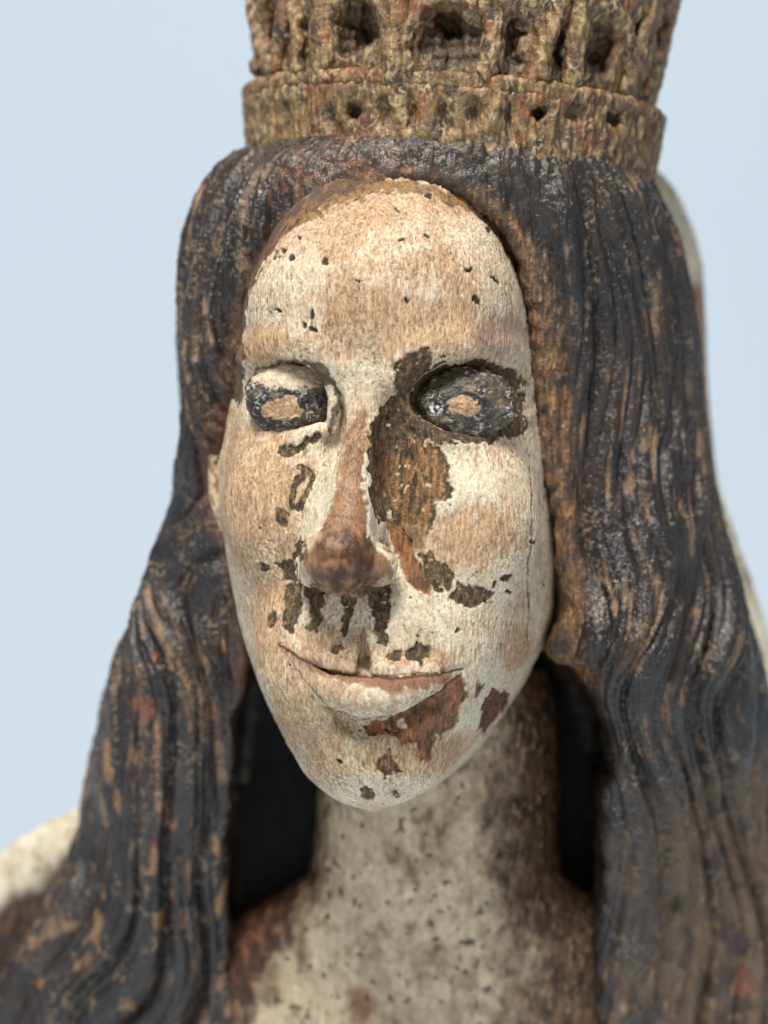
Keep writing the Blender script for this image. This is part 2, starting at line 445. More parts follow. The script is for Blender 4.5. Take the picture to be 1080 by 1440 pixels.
# hair-thin pits in the cream
pit = sstep(0.42, 0.62, noise(pos, (4.2, 4.2, 5.5), 2, 10)) * sstep(-0.35, 0.35, noise(pos, 50, 2, 11) + 0.1)
col = mixc(col, lin(120, 92, 62), pit * 0.75 * (1 - worn * .6)); paint_h = paint_h - 0.35 * pit
crk = sstep(.045, .012, np.abs(noise(pos, (12, 12, 20), 2, 38))) * sstep(-.05, .35, noise(pos, 55, 2, 39)); col = mixc(col, lin(112, 86, 60), crk * .6); paint_h = paint_h - .3 * crk
# old hair paint and bare wood creep over the edge of the face
hl_e = [(338, 560), (338, 480), (345, 425), (366, 366), (407, 318), (456, 286), (540, 264), (590, 264), (640, 280), (690, 320), (725, 377), (744, 440), (748, 520), (758, 600), (770, 690), (779, 770)]
n_e = noise(pos, (16, 16, 22), 3, 46, .6)
eb = line(hl_e[:5], 6 + 14 * np.clip(n_e + .25, 0, 1), 2, .6); ec = line(hl_e[4:9], 3 + 20 * np.clip(n_e + .3, 0, 1), 3, .6); ed = line(hl_e[8:], 2 + 12 * np.clip(n_e + .1, 0, 1), 2, .6)
rimp = np.array([pick(*p) for p in hl_e[:7]]); zs_ = rimp[:, 1]; xl_ = np.interp(pos[:, 2], zs_, rimp[:, 0])
eb = np.maximum(eb, sstep(2, -2, pos[:, 0] - xl_ - 5 * n_e) * (pos[:, 2] > zs_[0]) * (pos[:, 0] < 0))
col = mixc(col, mixc(np.tile(lin(62, 44, 36), (len(pos), 1)), lin(120, 84, 58), sstep(-.1, .4, n_mid)), eb * .9)
col = mixc(col, mixc(np.tile(lin(132, 100, 62), (len(pos), 1)), lin(70, 56, 42), sstep(.0, .35, noise(pos, (9, 9, 14), 3, 47))), ec * .9)
col = mixc(col, mixc(np.tile(lin(140, 104, 66), (len(pos), 1)), lin(96, 68, 44), sstep(-.1, .35, n_mid)), ed * .85)
paint_h = paint_h * (1 - .8 * np.maximum(eb, np.maximum(ec, ed)))
# bruise on the brow
col = mixc(col, lin(150, 118, 104), 0.65 * sstep(-0.1, 0.5, em(705, 470, 34, 26, 18, True) + 0.4 * n_mid - .15))

dark = union(
    pm([(558, 520), (566, 498), (590, 488), (608, 492), (606, 515), (585, 535), (570, 552), (557, 545)]),
    pm([(584, 530), (625, 514), (680, 512), (716, 522), (732, 552), (724, 590), (692, 618), (650, 618), (615, 618), (584, 616), (560, 628), (530, 630), (534, 585), (552, 562), (572, 548)], 1.2, 5),
    pm([(709, 588), (730, 583), (742, 596), (736, 612), (718, 616), (706, 606)]),
    pm([(533, 575), (560, 560), (572, 585), (585, 612), (560, 640), (552, 690), (545, 735), (528, 735), (513, 712), (512, 660), (520, 610)]),
    pm([(552, 630), (585, 615), (620, 625), (634, 660), (632, 700), (612, 705), (608, 742), (590, 742), (560, 735), (545, 720)]),
    pm([(591, 782), (606, 776), (638, 812), (632, 828), (612, 832), (600, 822)]), pm([(631, 840), (646, 822), (680, 824), (702, 830), (690, 848), (660, 852), (642, 854)]),
    em(712, 812, 9, 6), pm([(411, 770), (422, 755), (433, 760), (432, 788), (414, 790)]), pm([(387, 790), (410, 786), (420, 800), (415, 818), (400, 812)]), em(372, 796, 8, 5),
    pm([(402, 822), (424, 812), (426, 850), (416, 888), (402, 886), (398, 862)]), pm([(428, 822), (446, 816), (458, 842), (452, 866), (446, 890), (432, 882), (438, 856)]),
    pm([(480, 838), (500, 836), (496, 868), (492, 894), (480, 890), (484, 862)]), pm([(516, 826), (551, 822), (546, 862), (542, 906), (526, 905), (528, 870), (518, 848)]),
    em(553, 921, 11, 9), pm([(571, 915), (588, 902), (607, 908), (606, 926), (586, 932), (573, 928)]), em(476, 915, 8, 6),
    line([(424, 660), (414, 685), (412, 712), (420, 718), (432, 700), (438, 672), (428, 656)], 4.0), em(398, 726, 6, 13),
    line([(396, 632), (420, 632), (446, 614)], 6), em(518, 1115, 10, 8), em(382, 875, 6, 12), em(556, 1113, 6, 4))
dn = noise(pos, (9, 9, 14), 3, 12)
dark = dark * (1 - .9 * sstep(.42, .52, noise(pos, (13, 13, 18), 3, 23)))
col = mixc(col, DARK, dark); col = mixc(col, DARK2, dark * sstep(-0.25, 0.4, dn)); col = mixc(col, lin(52, 42, 34), dark * sstep(.05, .4, noise(pos, (4, 4, 18), 3, 32)))
col = mixc(col, lin(158, 122, 82), dark * sstep(0.22, 0.5, noise(pos, (6, 6, 12), 2, 13)) * 0.8)
paint_h = paint_h * (1 - dark)
# ochre wood beside the nose, orange run, nose varnish, lips, chin patch
och = pm([(550, 640), (585, 612), (618, 625), (626, 655), (622, 692), (604, 706), (600, 738), (598, 775), (582, 770), (566, 745), (552, 735), (546, 690)], 5)
st1, st2 = noise(pos, (5, 5, 34), 3, 14), noise(pos, (11, 11, 40), 3, 28)
oc = mixc(np.tile(lin(122, 92, 58), (len(pos), 1)), lin(170, 128, 78), sstep(-.1, .35, st1)); oc = mixc(oc, lin(68, 52, 40), sstep(.0, .35, st2)); oc = mixc(oc, lin(132, 78, 50), sstep(.1, .4, -st2 + .3 * st1) * .7)
oc = mixc(oc, lin(196, 172, 134), sstep(.42, .55, noise(pos, (9, 9, 12), 2, 37)))
col = col + (oc - col) * (och * .92)[:, None]
col = mixc(col, lin(92, 44, 32), pm([(530, 620), (546, 610), (546, 680), (534, 690)], 6) * 0.55)
oran = pm([(543, 732), (568, 736), (580, 765), (590, 795), (603, 818), (606, 842), (592, 836), (570, 822), (558, 785)], 2)
col = mixc(col, mixc(mixc(np.tile(lin(150, 104, 68), (len(pos), 1)), lin(108, 72, 48), sstep(-0.25, 0.3, noise(pos, (5, 5, 24), 2, 15))), lin(78, 62, 44), sstep(.1, .4, st2)), oran); paint_h *= 1 - 0.8 * oran
nose_w = pm([(498, 585), (510, 580), (511, 640), (509, 705), (516, 755), (544, 772), (548, 806), (524, 826), (490, 836), (455, 828), (432, 806), (428, 785), (448, 760), (472, 712), (486, 650)], 6, 3, False)
nose_c = mixc(np.tile(lin(142, 106, 76), (len(pos), 1)), lin(74, 48, 34), sstep(-0.2, 0.6, .7 * noise(pos, (14, 14, 30), 3, 16) + 0.75 * em(490, 796, 44, 44, 34, True) - 0.2))
nose_c = mixc(nose_c, lin(168, 120, 84), sstep(0.1, 0.6, noise(pos, (18, 18, 24), 2, 17)) * .6)
col = col + (nose_c - col) * (nose_w * sstep(-0.55, -0.2, n_mid + 0.25))[:, None]; paint_h *= 1 - 0.75 * nose_w
rim = line([(468, 530), (476, 570), (474, 630), (468, 690), (452, 740)], 4.5, 2); col = mixc(col, CREAM, rim * .85)
rim2 = line([(513, 640), (512, 700), (518, 752), (540, 775), (553, 795), (550, 814)], 3.0, 1); col = mixc(col, CREAM, rim2 * .9); paint_h = np.maximum(paint_h, np.maximum(rim, rim2) * .9)
lip = pm([(396, 908), (430, 925), (470, 942), (508, 948), (560, 950), (610, 945), (648, 938), (628, 955), (590, 965), (540, 972), (490, 962), (450, 948), (418, 930)], 2)
lowl = pm([(412, 925), (450, 950), (500, 966), (556, 968), (610, 952), (640, 946), (600, 978), (556, 1000), (512, 1008), (472, 994), (438, 962)], 3); col = mixc(col, lin(178, 148, 116), lowl * sstep(-.5, .3, n_mid + .5 * vein) * .8)
col = mixc(col, lin(142, 106, 82), lip * sstep(-0.7, -0.1, n_mid + .2)); col = mixc(col, lin(132, 86, 66), pm([(528, 952), (592, 950), (600, 964), (560, 974), (526, 968)]) * .55)
col = mixc(col, lin(188, 142, 124), em(424, 932, 14, 7) * .5)
patch = pm([(513, 1022), (551, 1006), (604, 975), (649, 948), (652, 978), (641, 1013), (614, 1040), (604, 1067), (587, 1071), (588, 1042), (569, 1044), (542, 1031), (518, 1040)])
patch *= 1 - np.maximum(em(564, 1019, 7, 6), np.maximum(em(543, 1030, 4, 4), em(614, 1034, 4, 4)))
pc = mixc(np.tile(lin(136, 92, 60), (len(pos), 1)), lin(84, 64, 42), sstep(-0.15, 0.35, noise(pos, (9, 9, 22), 3, 18))); pc = mixc(pc, lin(176, 122, 82), sstep(0.15, 0.5, noise(pos, (7, 7, 26), 3, 19)))
col = col + (pc - col) * patch[:, None]
redp = union(pm([(530, 1066), (546, 1053), (552, 1070), (564, 1082), (556, 1090), (540, 1096), (530, 1084)]), pm([(676, 990), (690, 964), (716, 972), (712, 990), (698, 1010), (680, 1032), (672, 1020)]), em(672, 968, 5, 12))
col = mixc(col, mixc(mixc(np.tile(lin(106, 70, 52), (len(pos), 1)), lin(62, 42, 36), sstep(-.2, .3, dn)), lin(146, 108, 80), sstep(.2, .45, noise(pos, (5, 5, 16), 2, 48))), redp)
paint_h *= (1 - patch) * (1 - redp)
phil = pm([(509, 880), (514, 880), (524, 938), (500, 938)], 2) ; col = mixc(col, lin(120, 84, 56), phil * .6); col = mixc(col, lin(62, 44, 34), pm([(506, 925), (518, 925), (522, 942), (502, 942)], 2) * .7)
# shade of the lid creases painted dark; lash lines keep old black
crease = union(line([(352, 545), (366, 518), (400, 506), (440, 512), (466, 538), (474, 570), (466, 606)], 3.2, 1.4), line([(590, 538), (640, 517), (700, 518), (738, 540)], 3.0, 1.4)) * sstep(-0.6, -0.1, n_mid + .3)
col = mixc(col, DARK, crease * .9)
col = mixc(col, lin(84, 72, 52), pm([(436, 506), (452, 508), (472, 536), (470, 556), (450, 530)]) * .9)
# mouth line
lipl = line([(398, 914), (438, 966), (472, 998), (512, 1011), (556, 1003), (604, 978), (648, 946)], 1.2, 1.4, .4) * sstep(-.7, 0, n_mid); col = mixc(col, lin(96, 70, 50), lipl * .7)
mouth = line([(393, 906), (422, 925), (467, 948), (508, 955), (552, 957), (604, 952), (650, 940)], 1.8, 1.2, .3); col = mixc(col, lin(62, 42, 32), mouth * .85)
# wormholes and specks
holes = np.zeros(len(pos), np.float32)
for (zx, zy, r) in [(240, 270, 9), (215, 245, 7), (195, 260, 6), (340, 280, 9), (565, 212, 8), (255, 155, 8), (260, 205, 6), (195, 427, 6), (280, 465, 7), (305, 478, 10), (300, 437, 6), (100, 465, 6), (655, 85, 10), (830, 185, 9), (650, 195, 8), (775, 300, 10), (795, 390, 8), (850, 325, 8), (590, 390, 5), (560, 120, 5), (700, 560, 4), (720, 250, 5), (935, 325, 5), (440, 330, 4)]:
    holes = np.maximum(holes, em(300 + zx / 2.16, 240 + zy / 2.16, r / 2.1, r / 1.7, 1.0))
for (zx, zy) in [(960, 268), (845, 405), (880, 437), (990, 408), (728, 552), (600, 572), (505, 868), (300, 430), (360, 965)]:
    holes = np.maximum(holes, em(320 + zx / 2.25, 640 + zy / 2.25, 3.6, 3.6, 1.0))
holes = np.maximum(holes, sstep(0.74, 0.82, noise(pos, (7, 7, 9), 1, 21)) * .8)
col = mixc(col, lin(58, 46, 36), holes)
crack = line([(742, 640), (745, 700), (747, 760), (740, 795), (741, 850), (740, 907)], 1.1, .8, .25); col = mixc(col, lin(80, 62, 48), crack * .9)
# raised rim of the paint film beside the hair and along the right cheek
edge_b = line([(690, 300), (725, 360), (745, 430), (748, 520), (757, 600), (768, 700), (776, 780), (780, 850)], 4, 3); col = mixc(col, CREAM, edge_b * .6)
# dirt caught in cavities of the film and at the hairline
col *= (1 - 0.10 * sstep(0.0, 0.6, n_mid))[:, None]
col *= (1 + 0.10 * n_fine)[:, None]
disp = 3.6 * paint_h - 3.0 * holes - 2.4 * crack + 0.5 * grain_n * (0.4 + worn) + 0.45 * n_fine + 1.3 * dark * dn + 1.8 * noise(pos, (38, 38, 60), 2, 22)
rough = 0.62 - 0.38 * nose_w - 0.12 * dark
aux = np.stack([rough, 0.35 + 0.5 * worn + .2 * nose_w, 0.5 - 0.25 * worn + 0.5 * dark - .3 * nose_w], 1)
aux[:, 2] = np.maximum(aux[:, 2], 0.1)
pos = pos + nrm * disp[:, None]
face = build('face', pos, F, col, aux, M_face, statue)
face['label'] = 'long cream painted face with flaked patches and dark bare wood nose'

# ---- eyes: carved bulging balls with worn black paint
def eye(px, py, rx, rz, iris, label):
    c = FP(px, py, -15); e = Feature([c], [1], 1, 1, (rx, 31, rz))
    fld = lambda q: np.maximum(e.dist(q), q[:, 1] - c[1] - 14)
    p, f, n = surface(fld, c - np.array([rx + 8, 44, rz + 8]), c + np.array([rx + 8, 40, rz + 8]), 2.8, 1)
    pk = picker(p, n); d1 = noise(p, 17, 3, 30); d2 = noise(p, (5, 5, 4), 2, 31)
    cl = mixc(np.tile(lin(74, 66, 56), (len(p), 1)), lin(116, 102, 82), sstep(-.1, .4, d1 + .4 * d2)); cl = mixc(cl, BLACK, sstep(-.12, .2, noise(p, (16, 16, 9), 3, 49)) * .85)
    cl = mixc(cl, lin(150, 132, 108), sstep(.34, .55, d2 + .35 * d1) * .7)
    cx, cz = pk(iris[0], iris[1]); r = np.sqrt(((p[:, 0] - cx) / iris[2]) ** 2 + ((p[:, 2] - cz) / iris[3]) ** 2) + .55 * d1 + .22 * d2
    cl = mixc(cl, lin(30, 28, 28), sstep(.9, 1.0, r) * sstep(1.75, 1.4, r + .3 * d2) * .92)
    ir = sstep(1.08, .92, r); cl = mixc(cl, mixc(np.tile(lin(178, 146, 112), (len(p), 1)), lin(150, 116, 82), sstep(-.2, .4, d2)), ir)
    vm = sstep(.10, .03, np.abs(noise(p, (13, 13, 9), 2, 33))) * sstep(0, .35, noise(p, 22, 2, 34)); cl = mixc(cl, lin(204, 196, 182), vm * .85 * (1 - ir))
    cl = mixc(cl, lin(92, 80, 56), sstep(.1, .4, noise(p, 18, 2, 35)) * .7 * (1 - ir))
    up = None
    if label == 'left':
        zr = (p[:, 2] - c[2]) / rz; up = sstep(.26, .36, zr - .25 * ((p[:, 0] - c[0]) / rx) ** 2 + .22 * d1 + .16 * d2); cl = mixc(cl, CREAM2, up)
    else:
        w = np.hypot(p[:, 0] - pk(613, 576)[0], p[:, 2] - pk(613, 576)[1]) + 14 * d2 + 8 * d1
        cl = mixc(cl, lin(228, 226, 222), sstep(13, 10, w) * sstep(-.1, .2, d2))
    p = p + n * (4.5 * d1 + 1.0 * d2 + 1.5 * ir + 0.5 * vm)[:, None]
    ax = np.stack([.48 + 0 * d1, .3 + 0 * d1, .7 + 0 * d1], 1)
    return build('eye', p, f, cl, ax, M_eye, face)
eye(409, 563, 62, 50, (398, 575, 29, 17), 'left')
eye(656, 568, 68, 50, (651, 570, 22, 13), 'right')

# ------------------------------------------------------------------ neck and chest
neck_loft = Loft([(940, 470, 770, 150, 270), (1000, 455, 788, 165, 280), (1100, 447, 792, 170, 300), (1200, 441, 790, 172, 325), (1250, 430, 800, 172, 342), (1285, 370, 850, 172, 355), (1320, 310, 890, 172, 365),
                  (1380, 240, 930, 175, 385), (1440, 190, 960, 178, 400), (1560, 180, 980, 190, 420), (1800, 200, 950, 210, 430), (2500, 190, 960, 220, 430)], 260, 200, n=2.3, yaw=math.radians(6), persp=200)
def neck_field(q):
    return neck_loft(q)
pos, F, nrm = surface(neck_field, (-520, 40, -1180), (560, 640, -200), 6.2, 1, fine=lambda c: (c[:, 1] < 400) & (c[:, 2] > -820))
k = D / (D + pos[:, 1]); U = 540 + pos[:, 0] * 0.96; Vv = 720 - pos[:, 2] * 0.96   # rough photo-like coordinates on the column
b1, b2, b3 = noise(pos, (18, 18, 34), 3, 40), noise(pos, (50, 50, 80), 3, 41), noise(pos, (8, 8, 16), 3, 42)
col = mixc(np.tile(lin(192, 172, 142), (len(pos), 1)), lin(156, 134, 106), sstep(-.2, .5, b2))
col = mixc(col, lin(108, 90, 66), sstep(.05, .45, b1 + .5 * b2 - .12) * .8)
col = mixc(col, lin(206, 186, 152), sstep(.1, .5, noise(pos, 40, 2, 43)) * .5)
side = sstep(-85, 55, (U - 690) + 46 * b2 + 34 * b1 + sstep(1180, 1420, Vv) * -55)
brown = mixc(np.tile(lin(92, 70, 50), (len(pos), 1)), lin(56, 40, 30), sstep(-.3, .3, b1)); brown = mixc(brown, lin(132, 104, 78), sstep(.15, .5, b3 + .4 * b1))
brown = mixc(brown, lin(98, 62, 46), sstep(.25, .5, noise(pos, 44, 2, 44)) * .7)
col = col + (brown - col) * side[:, None]
red = sstep(28, 6, np.hypot((U - 505) / 1.0, (Vv - 1425) / 1.5) + 18 * b1); col = mixc(col, lin(122, 74, 48), red * .8)
redl = sstep(24, -24, U - (448 - np.maximum(Vv - 1240, 0) * .50) + 34 * b1); col = col + (mixc(np.tile(lin(66, 44, 34), (len(pos), 1)), lin(112, 72, 50), sstep(-.1, .4, b1 + .4 * b3)) - col) * redl[:, None]
specks = sstep(.36, .44, noise(pos, (13, 13, 17), 2, 45)) * (1 - side); col = mixc(col, lin(72, 62, 48), specks * .9)
col *= (1 + .12 * b3)[:, None]
pos = pos + nrm * (3 * b2 + 2.2 * b1 * (1 + side) - 2 * specks)[:, None]
side = np.maximum(side, redl); aux = np.stack([.6 + 0 * b1, .4 + .2 * side, .5 + .3 * side], 1)
neck = build('neck_and_chest', pos, F, col, aux, M_neck, statue)

# ------------------------------------------------------------------ hair
hair_loft = Loft([(190, 450, 780, 190, 215), (202, 392, 850, 268, 215), (212, 345, 880, 296, 218), (228, 314, 896, 304, 220), (250, 292, 910, 311, 222), (285, 274, 930, 315, 223), (330, 260, 948, 314, 224), (380, 252, 962, 305, 226), (430, 248, 974, 295, 228),
                  (480, 247, 982, 284, 230), (560, 250, 988, 270, 232), (640, 249, 998, 264, 235), (700, 243, 1008, 257, 238), (780, 228, 1032, 248, 240), (850, 204, 1056, 240, 245), (900, 178, 1072, 234, 248),
                  (960, 143, 1088, 230, 275), (1050, 124, 1100, 220, 310), (1150, 104, 1112, 200, 350), (1250, 72, 1125, 180, 385), (1440, 16, 1150, 160, 420), (1800, -40, 1200, 170, 440), (2500, -40, 1200, 170, 440)],
                 230, 330, n=2.15, yaw=math.radians(2), persp=200)
hl_px = [(540, 262), (590, 262), (640, 278), (690, 318), (725, 375), (744, 440), (748, 520), (758, 600), (770, 690), (779, 770), (783, 850), (768, 915), (780, 935), (806, 938), (832, 970), (852, 1030), (858, 1070), (848, 1110), (842, 1160),
         (850, 1215), (846, 1250), (836, 1320), (830, 1440), (828, 2700), (300, 2700), (322, 1440), (320, 1250), (318, 1100), (328, 990), (348, 905), (336, 850), (322, 790), (304, 730), (298, 660), (322, 612), (338, 560), (340, 480), (347, 422), (369, 366), (409, 318), (456, 286), (500, 270)]
def hl_depth(py):
    return np.interp(py, [260, 400, 900, 1100, 1440, 2600], [-60, -10, 20, 110, 270, 300])
HL = [tuple(P(a, b, float(hl_depth(b)))[[0, 2]]) for a, b in hl_px]
HLG = PolyGrid(HL, -700, 760, -1200, 640)
_zt = np.arange(-1300, 800, 3.0); _zr = np.random.RandomState(3)
def _jag(w, a):
    k_ = np.hanning(w); k_ /= np.sqrt((k_ ** 2).sum()); return a * np.convolve(_zr.normal(size=len(_zt)), k_, 'same')
JAG = [_jag(41, 3.5) + _jag(9, 1.0) for _ in range(2)]
lumps = [  # loose locks standing out of the mass
    Feature([P(900, 620, 90), P(905, 760, 60), P(880, 900, 40), P(900, 1040, 95), P(880, 1180, 190), P(870, 1400, 270)], [40, 60, 78, 70, 60, 60], 1, 50),
    Feature([P(960, 800, 160), P(985, 920, 130), P(985, 1040, 170), P(930, 1150, 210)], [40, 58, 56, 40], 1, 40),
    Feature([P(270, 800, 160), P(235, 950, 180), P(215, 1080, 220), P(230, 1220, 270), P(190, 1400, 330)], [40, 66, 80, 80, 80], 1, 50),
    Feature([P(60, 1420, 390), P(140, 1300, 340)], [80, 60], 1, 60),
    Feature([P(420, 262, 0), P(372, 306, 20), P(336, 360, 34), P(312, 430, 44), P(302, 500, 56), P(300, 570, 74), P(284, 640, 110)], [40, 44, 44, 42, 40, 34, 24], 1, 40),
    Feature([P(300, 800, 118), P(318, 880, 120), P(312, 960, 150)], [24, 28, 26], 1, 26),
]
def hair_field(q):
    f = hair_loft(q)
    for l in lumps: f = l.apply(f, q)
    wob = np.where(q[:, 0] < 0, np.interp(q[:, 2], _zt, JAG[0]), np.interp(q[:, 2], _zt, JAG[1]))
    prism = np.maximum(HLG(q[:, 0] + wob, q[:, 2]), q[:, 1] - (392 + 0.2 * np.maximum(-q[:, 2] - 250, 0)))
    f = smax(f, -prism, np.where(q[:, 0] > 0, 22, 9).astype(np.float32))
    return np.maximum(f, -1100 - q[:, 2]).astype(np.float32)
pos, F, nrm = surface(hair_field, (-640, -190, -1140), (720, 790, 600), 6.4, 1, fine=lambda c: (c[:, 1] < 330 + np.maximum(-c[:, 2] - 200, 0) * .3) & (c[:, 2] > -830))
# carved strands follow the fall of the hair
_L, _R, _d, _c = [np.interp(pos[:, 2], hair_loft.zz, v) for v in (hair_loft.L, hair_loft.R, hair_loft.Dp, hair_loft.C)]
phi = np.arctan2((pos[:, 0] - (_L + _R) / 2) / ((_R - _L) / 2), -(pos[:, 1] - _c) / np.maximum(_d, 120))
zw = pos[:, 2]
_lo = sstep(780, 1000, 720 - zw * .96) * (pos[:, 1] < _c); phi = phi + (1.45 * (pos[:, 0] - (_L + _R) / 2) / ((_R - _L) / 2) - phi) * _lo
warp = 0.13 * np.sin(zw / 130 + phi * 3) + 0.035 * np.sin(zw / 61 + 2 + phi * 5) + 0.06 * noise(pos, (140, 140, 330), 2, 50)
warp *= (sstep(330, -100, zw) * 1.1 + .15) * (1 - .45 * _lo)
def strand(fr, lz, seed, oct=2):
    q = np.stack([(phi + warp) * fr, zw / lz, 0.2 * phi], 1).astype(np.float32); return noise(q, 1.0, oct, seed)
s1, s2, s3 = strand(5.0, 700, 51, 1), strand(13, 420, 52, 1), strand(44, 240, 53, 3)
ridge1 = np.sqrt(np.clip(np.abs(s1) * 2.4, 0, 1)); ridge2 = np.sqrt(np.clip(np.abs(s2) * 2.4, 0, 1))   # round locks, sharp gouged grooves
streak = strand(26, 85, 65, 3); streak2 = strand(60, 45, 66, 2)
py_ = 720 - zw * .96; px_ = 540 + pos[:, 0] * .96
outer = sstep(0.0, 28.0, HLG(pos[:, 0], zw))
lower = sstep(850, 1150, py_); topf = sstep(330, 230, py_)
a1, a2, a3 = 24 - 15 * topf, 11 - 4 * topf, 4.0
h1, h2, h3 = noise(pos, (26, 26, 50), 3, 54), noise(pos, (60, 60, 110), 3, 55), noise(pos, (9, 9, 16), 3, 56)
calm = 1 - .85 * sstep(350, 250, py_) * sstep(330, 430, px_) * sstep(850, 760, px_)
strand_h = calm * (a1 * (ridge1 - .55) + a2 * (ridge2 - .55) + a3 * s3) * (.35 + .65 * outer)
disp = strand_h + 3.5 * h1 + 1.0 * h3 + (1 - calm) * (5 * h1 + 3 * h3) + 1.2 * sstep(.085, .02, np.abs(noise(pos, (10, 10, 14), 2, 63)))
# colours: old black over brown wood, rubbed through on the ridges
col = mixc(np.tile(lin(33, 29, 28), (len(pos), 1)), lin(54, 44, 37), sstep(-.3, .5, h2)); col = mixc(col, lin(52, 40, 34), sstep(0, .5, h1) * .6)
col = mixc(col, lin(20, 19, 20), sstep(.1, .5, -s2 + .3 * h1) * .6)
rub = .62 * streak + .30 * streak2 + .32 * h2 + .22 * (ridge2 - .5) + .15 * (ridge1 - .5) + .2 * h1 + .04
woodc = mixc(np.tile(lin(138, 110, 82), (len(pos), 1)), lin(104, 78, 58), sstep(-.2, .4, noise(pos, (12, 12, 40), 2, 57))); woodc = mixc(woodc, lin(176, 146, 112), sstep(.3, .5, h3) * .6)
woodc = mixc(woodc, lin(160, 84, 52), sstep(.28, .5, noise(pos, 46, 2, 58)) * .7)
rm = sstep(.29, .46, rub); col = col + (woodc - col) * (rm * .85)[:, None]
vm = sstep(.085, .02, np.abs(noise(pos, (10, 10, 14), 2, 63))) * sstep(0.0, .35, noise(pos, (46, 46, 80), 2, 64)); col = mixc(col, lin(150, 128, 100), vm * .7)
# brown, stripped band beside the face
edge_d = HLG(pos[:, 0], zw)
band_w = np.interp(py_, [200, 300, 420, 560, 700, 860, 930, 1000], [8, 26, 40, 46, 44, 38, 16, 0])
band_w = np.where(px_ < 500, np.interp(py_, [200, 300, 360, 480, 620, 800], [8, 20, 12, 16, 34, 10]), band_w)
bd = sstep(10, -12, edge_d - band_w + 20 * h1 + 12 * h3) * sstep(1010, 930, py_)
bc = mixc(np.tile(lin(118, 84, 50), (len(pos), 1)), lin(66, 46, 32), sstep(-.15, .3, noise(pos, (5, 5, 40), 3, 59))); bc = mixc(bc, lin(160, 120, 78), sstep(.18, .5, noise(pos, (6, 6, 30), 3, 60)))
bc = mixc(bc, lin(48, 42, 38), sstep(.0, .3, h1 + .4 * h3 + .35 * topf - .08) * .9)
bc = mixc(bc, lin(60, 50, 40), (1 - calm) * sstep(-.3, .2, h3 - .2 * h1) * .8)
left_red = sstep(420, 380, px_) * sstep(400, 480, py_); bc = mixc(bc, lin(84, 50, 38), left_red * .7)
col = col + (bc - col) * bd[:, None]
# top of the brow: mottled brown
mt = topf * sstep(-.05, .3, h1 + .5 * h3 + .15) * sstep(330, 430, px_) * sstep(860, 700, px_); col = mixc(col, lin(92, 74, 52), mt * .6)
col = mixc(col, lin(178, 112, 62), sstep(46, 26, np.hypot((px_ - 500) / 2.0, py_ - 262) + 70 * h3 + 60 * h1) * .35)
bk = (1 - calm) * sstep(-.22, .04, noise(pos, (22, 22, 16), 3, 67, .6) + .1); col = mixc(col, mixc(np.tile(lin(34, 31, 30), (len(pos), 1)), lin(66, 54, 42), sstep(0, .4, h3)), bk * .9)
# lower right: the brown robe-like tangle
lr = sstep(850, 950, px_ + 60 * h2) * sstep(1060, 1200, py_ + .25 * (px_ - 900) + 60 * h1); rc = mixc(np.tile(lin(112, 88, 66), (len(pos), 1)), lin(64, 50, 42), sstep(-.25, .25, h1 + .4 * s2)); rc = mixc(rc, lin(140, 112, 84), sstep(.2, .5, h3 + .5 * s3))
col = col + (rc - col) * (lr * .85)[:, None]
for (ax_, ay_, ar) in [(205, 995, 17), (1062, 1412, 20), (225, 920, 6)]:
    m = sstep(ar * .5, ar * .1, np.hypot(px_ - ax_, (py_ - ay_) * .8) - ar * .5 + ar * 1.6 * h1 + ar * streak) * (nrm[:, 1] < 0); col = mixc(col, lin(146, 90, 62), m * .6)
# spots of bare wood low on the left
sp = sstep(.30, .44, noise(pos, (24, 24, 60), 2, 61) + .3 * streak + .2 * h3) * lower * sstep(500, 300, px_); col = mixc(col, lin(150, 112, 74), sp * .7)
# deep hollow between hair and neck: its shade is painted in near-black
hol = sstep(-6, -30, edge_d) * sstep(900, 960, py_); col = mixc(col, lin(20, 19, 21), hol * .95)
disp = disp - 4 * rm + 2.5 * bd * noise(pos, (11, 11, 70), 3, 62)
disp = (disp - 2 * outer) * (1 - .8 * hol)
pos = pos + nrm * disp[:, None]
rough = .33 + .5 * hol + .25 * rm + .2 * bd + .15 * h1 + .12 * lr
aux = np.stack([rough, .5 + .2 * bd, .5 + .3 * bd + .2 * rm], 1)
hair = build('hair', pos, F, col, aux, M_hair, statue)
hair['label'] = 'long wavy hair in worn black paint over brown wood'

# ---- the pale ear edge showing between hair and cheek
ear_f = [Feature([P(286, 530, 86), P(296, 580, 76), P(306, 640, 80), P(309, 700, 88), P(322, 750, 94), P(340, 806, 88)], [6, 11, 15, 15, 14, 8], 1, 4)]
def ear_field(q):
    f = np.full(len(q), 40.0, np.float32); d = ear_f[0].dist(q); return d
pos, F, nrm = surface(ear_field, (-290, 30, -120), (-170, 120, 220), 2.8, 1)
e1, e2 = noise(pos, (8, 8, 20), 3, 70), noise(pos, (4, 4, 8), 2, 71)
col = mixc(np.tile(lin(206, 180, 142), (len(pos), 1)), lin(150, 110, 76), sstep(-.1, .4, e1)); col = mixc(col, lin(70, 52, 38), sstep(.3, .5, e2 + .4 * e1))
build('ear', pos + nrm * (2 * e1 + e2)[:, None], F, col, np.stack([.6 + 0 * e1, .5 + 0 * e1, .5 + 0 * e1], 1), M_face, statue)

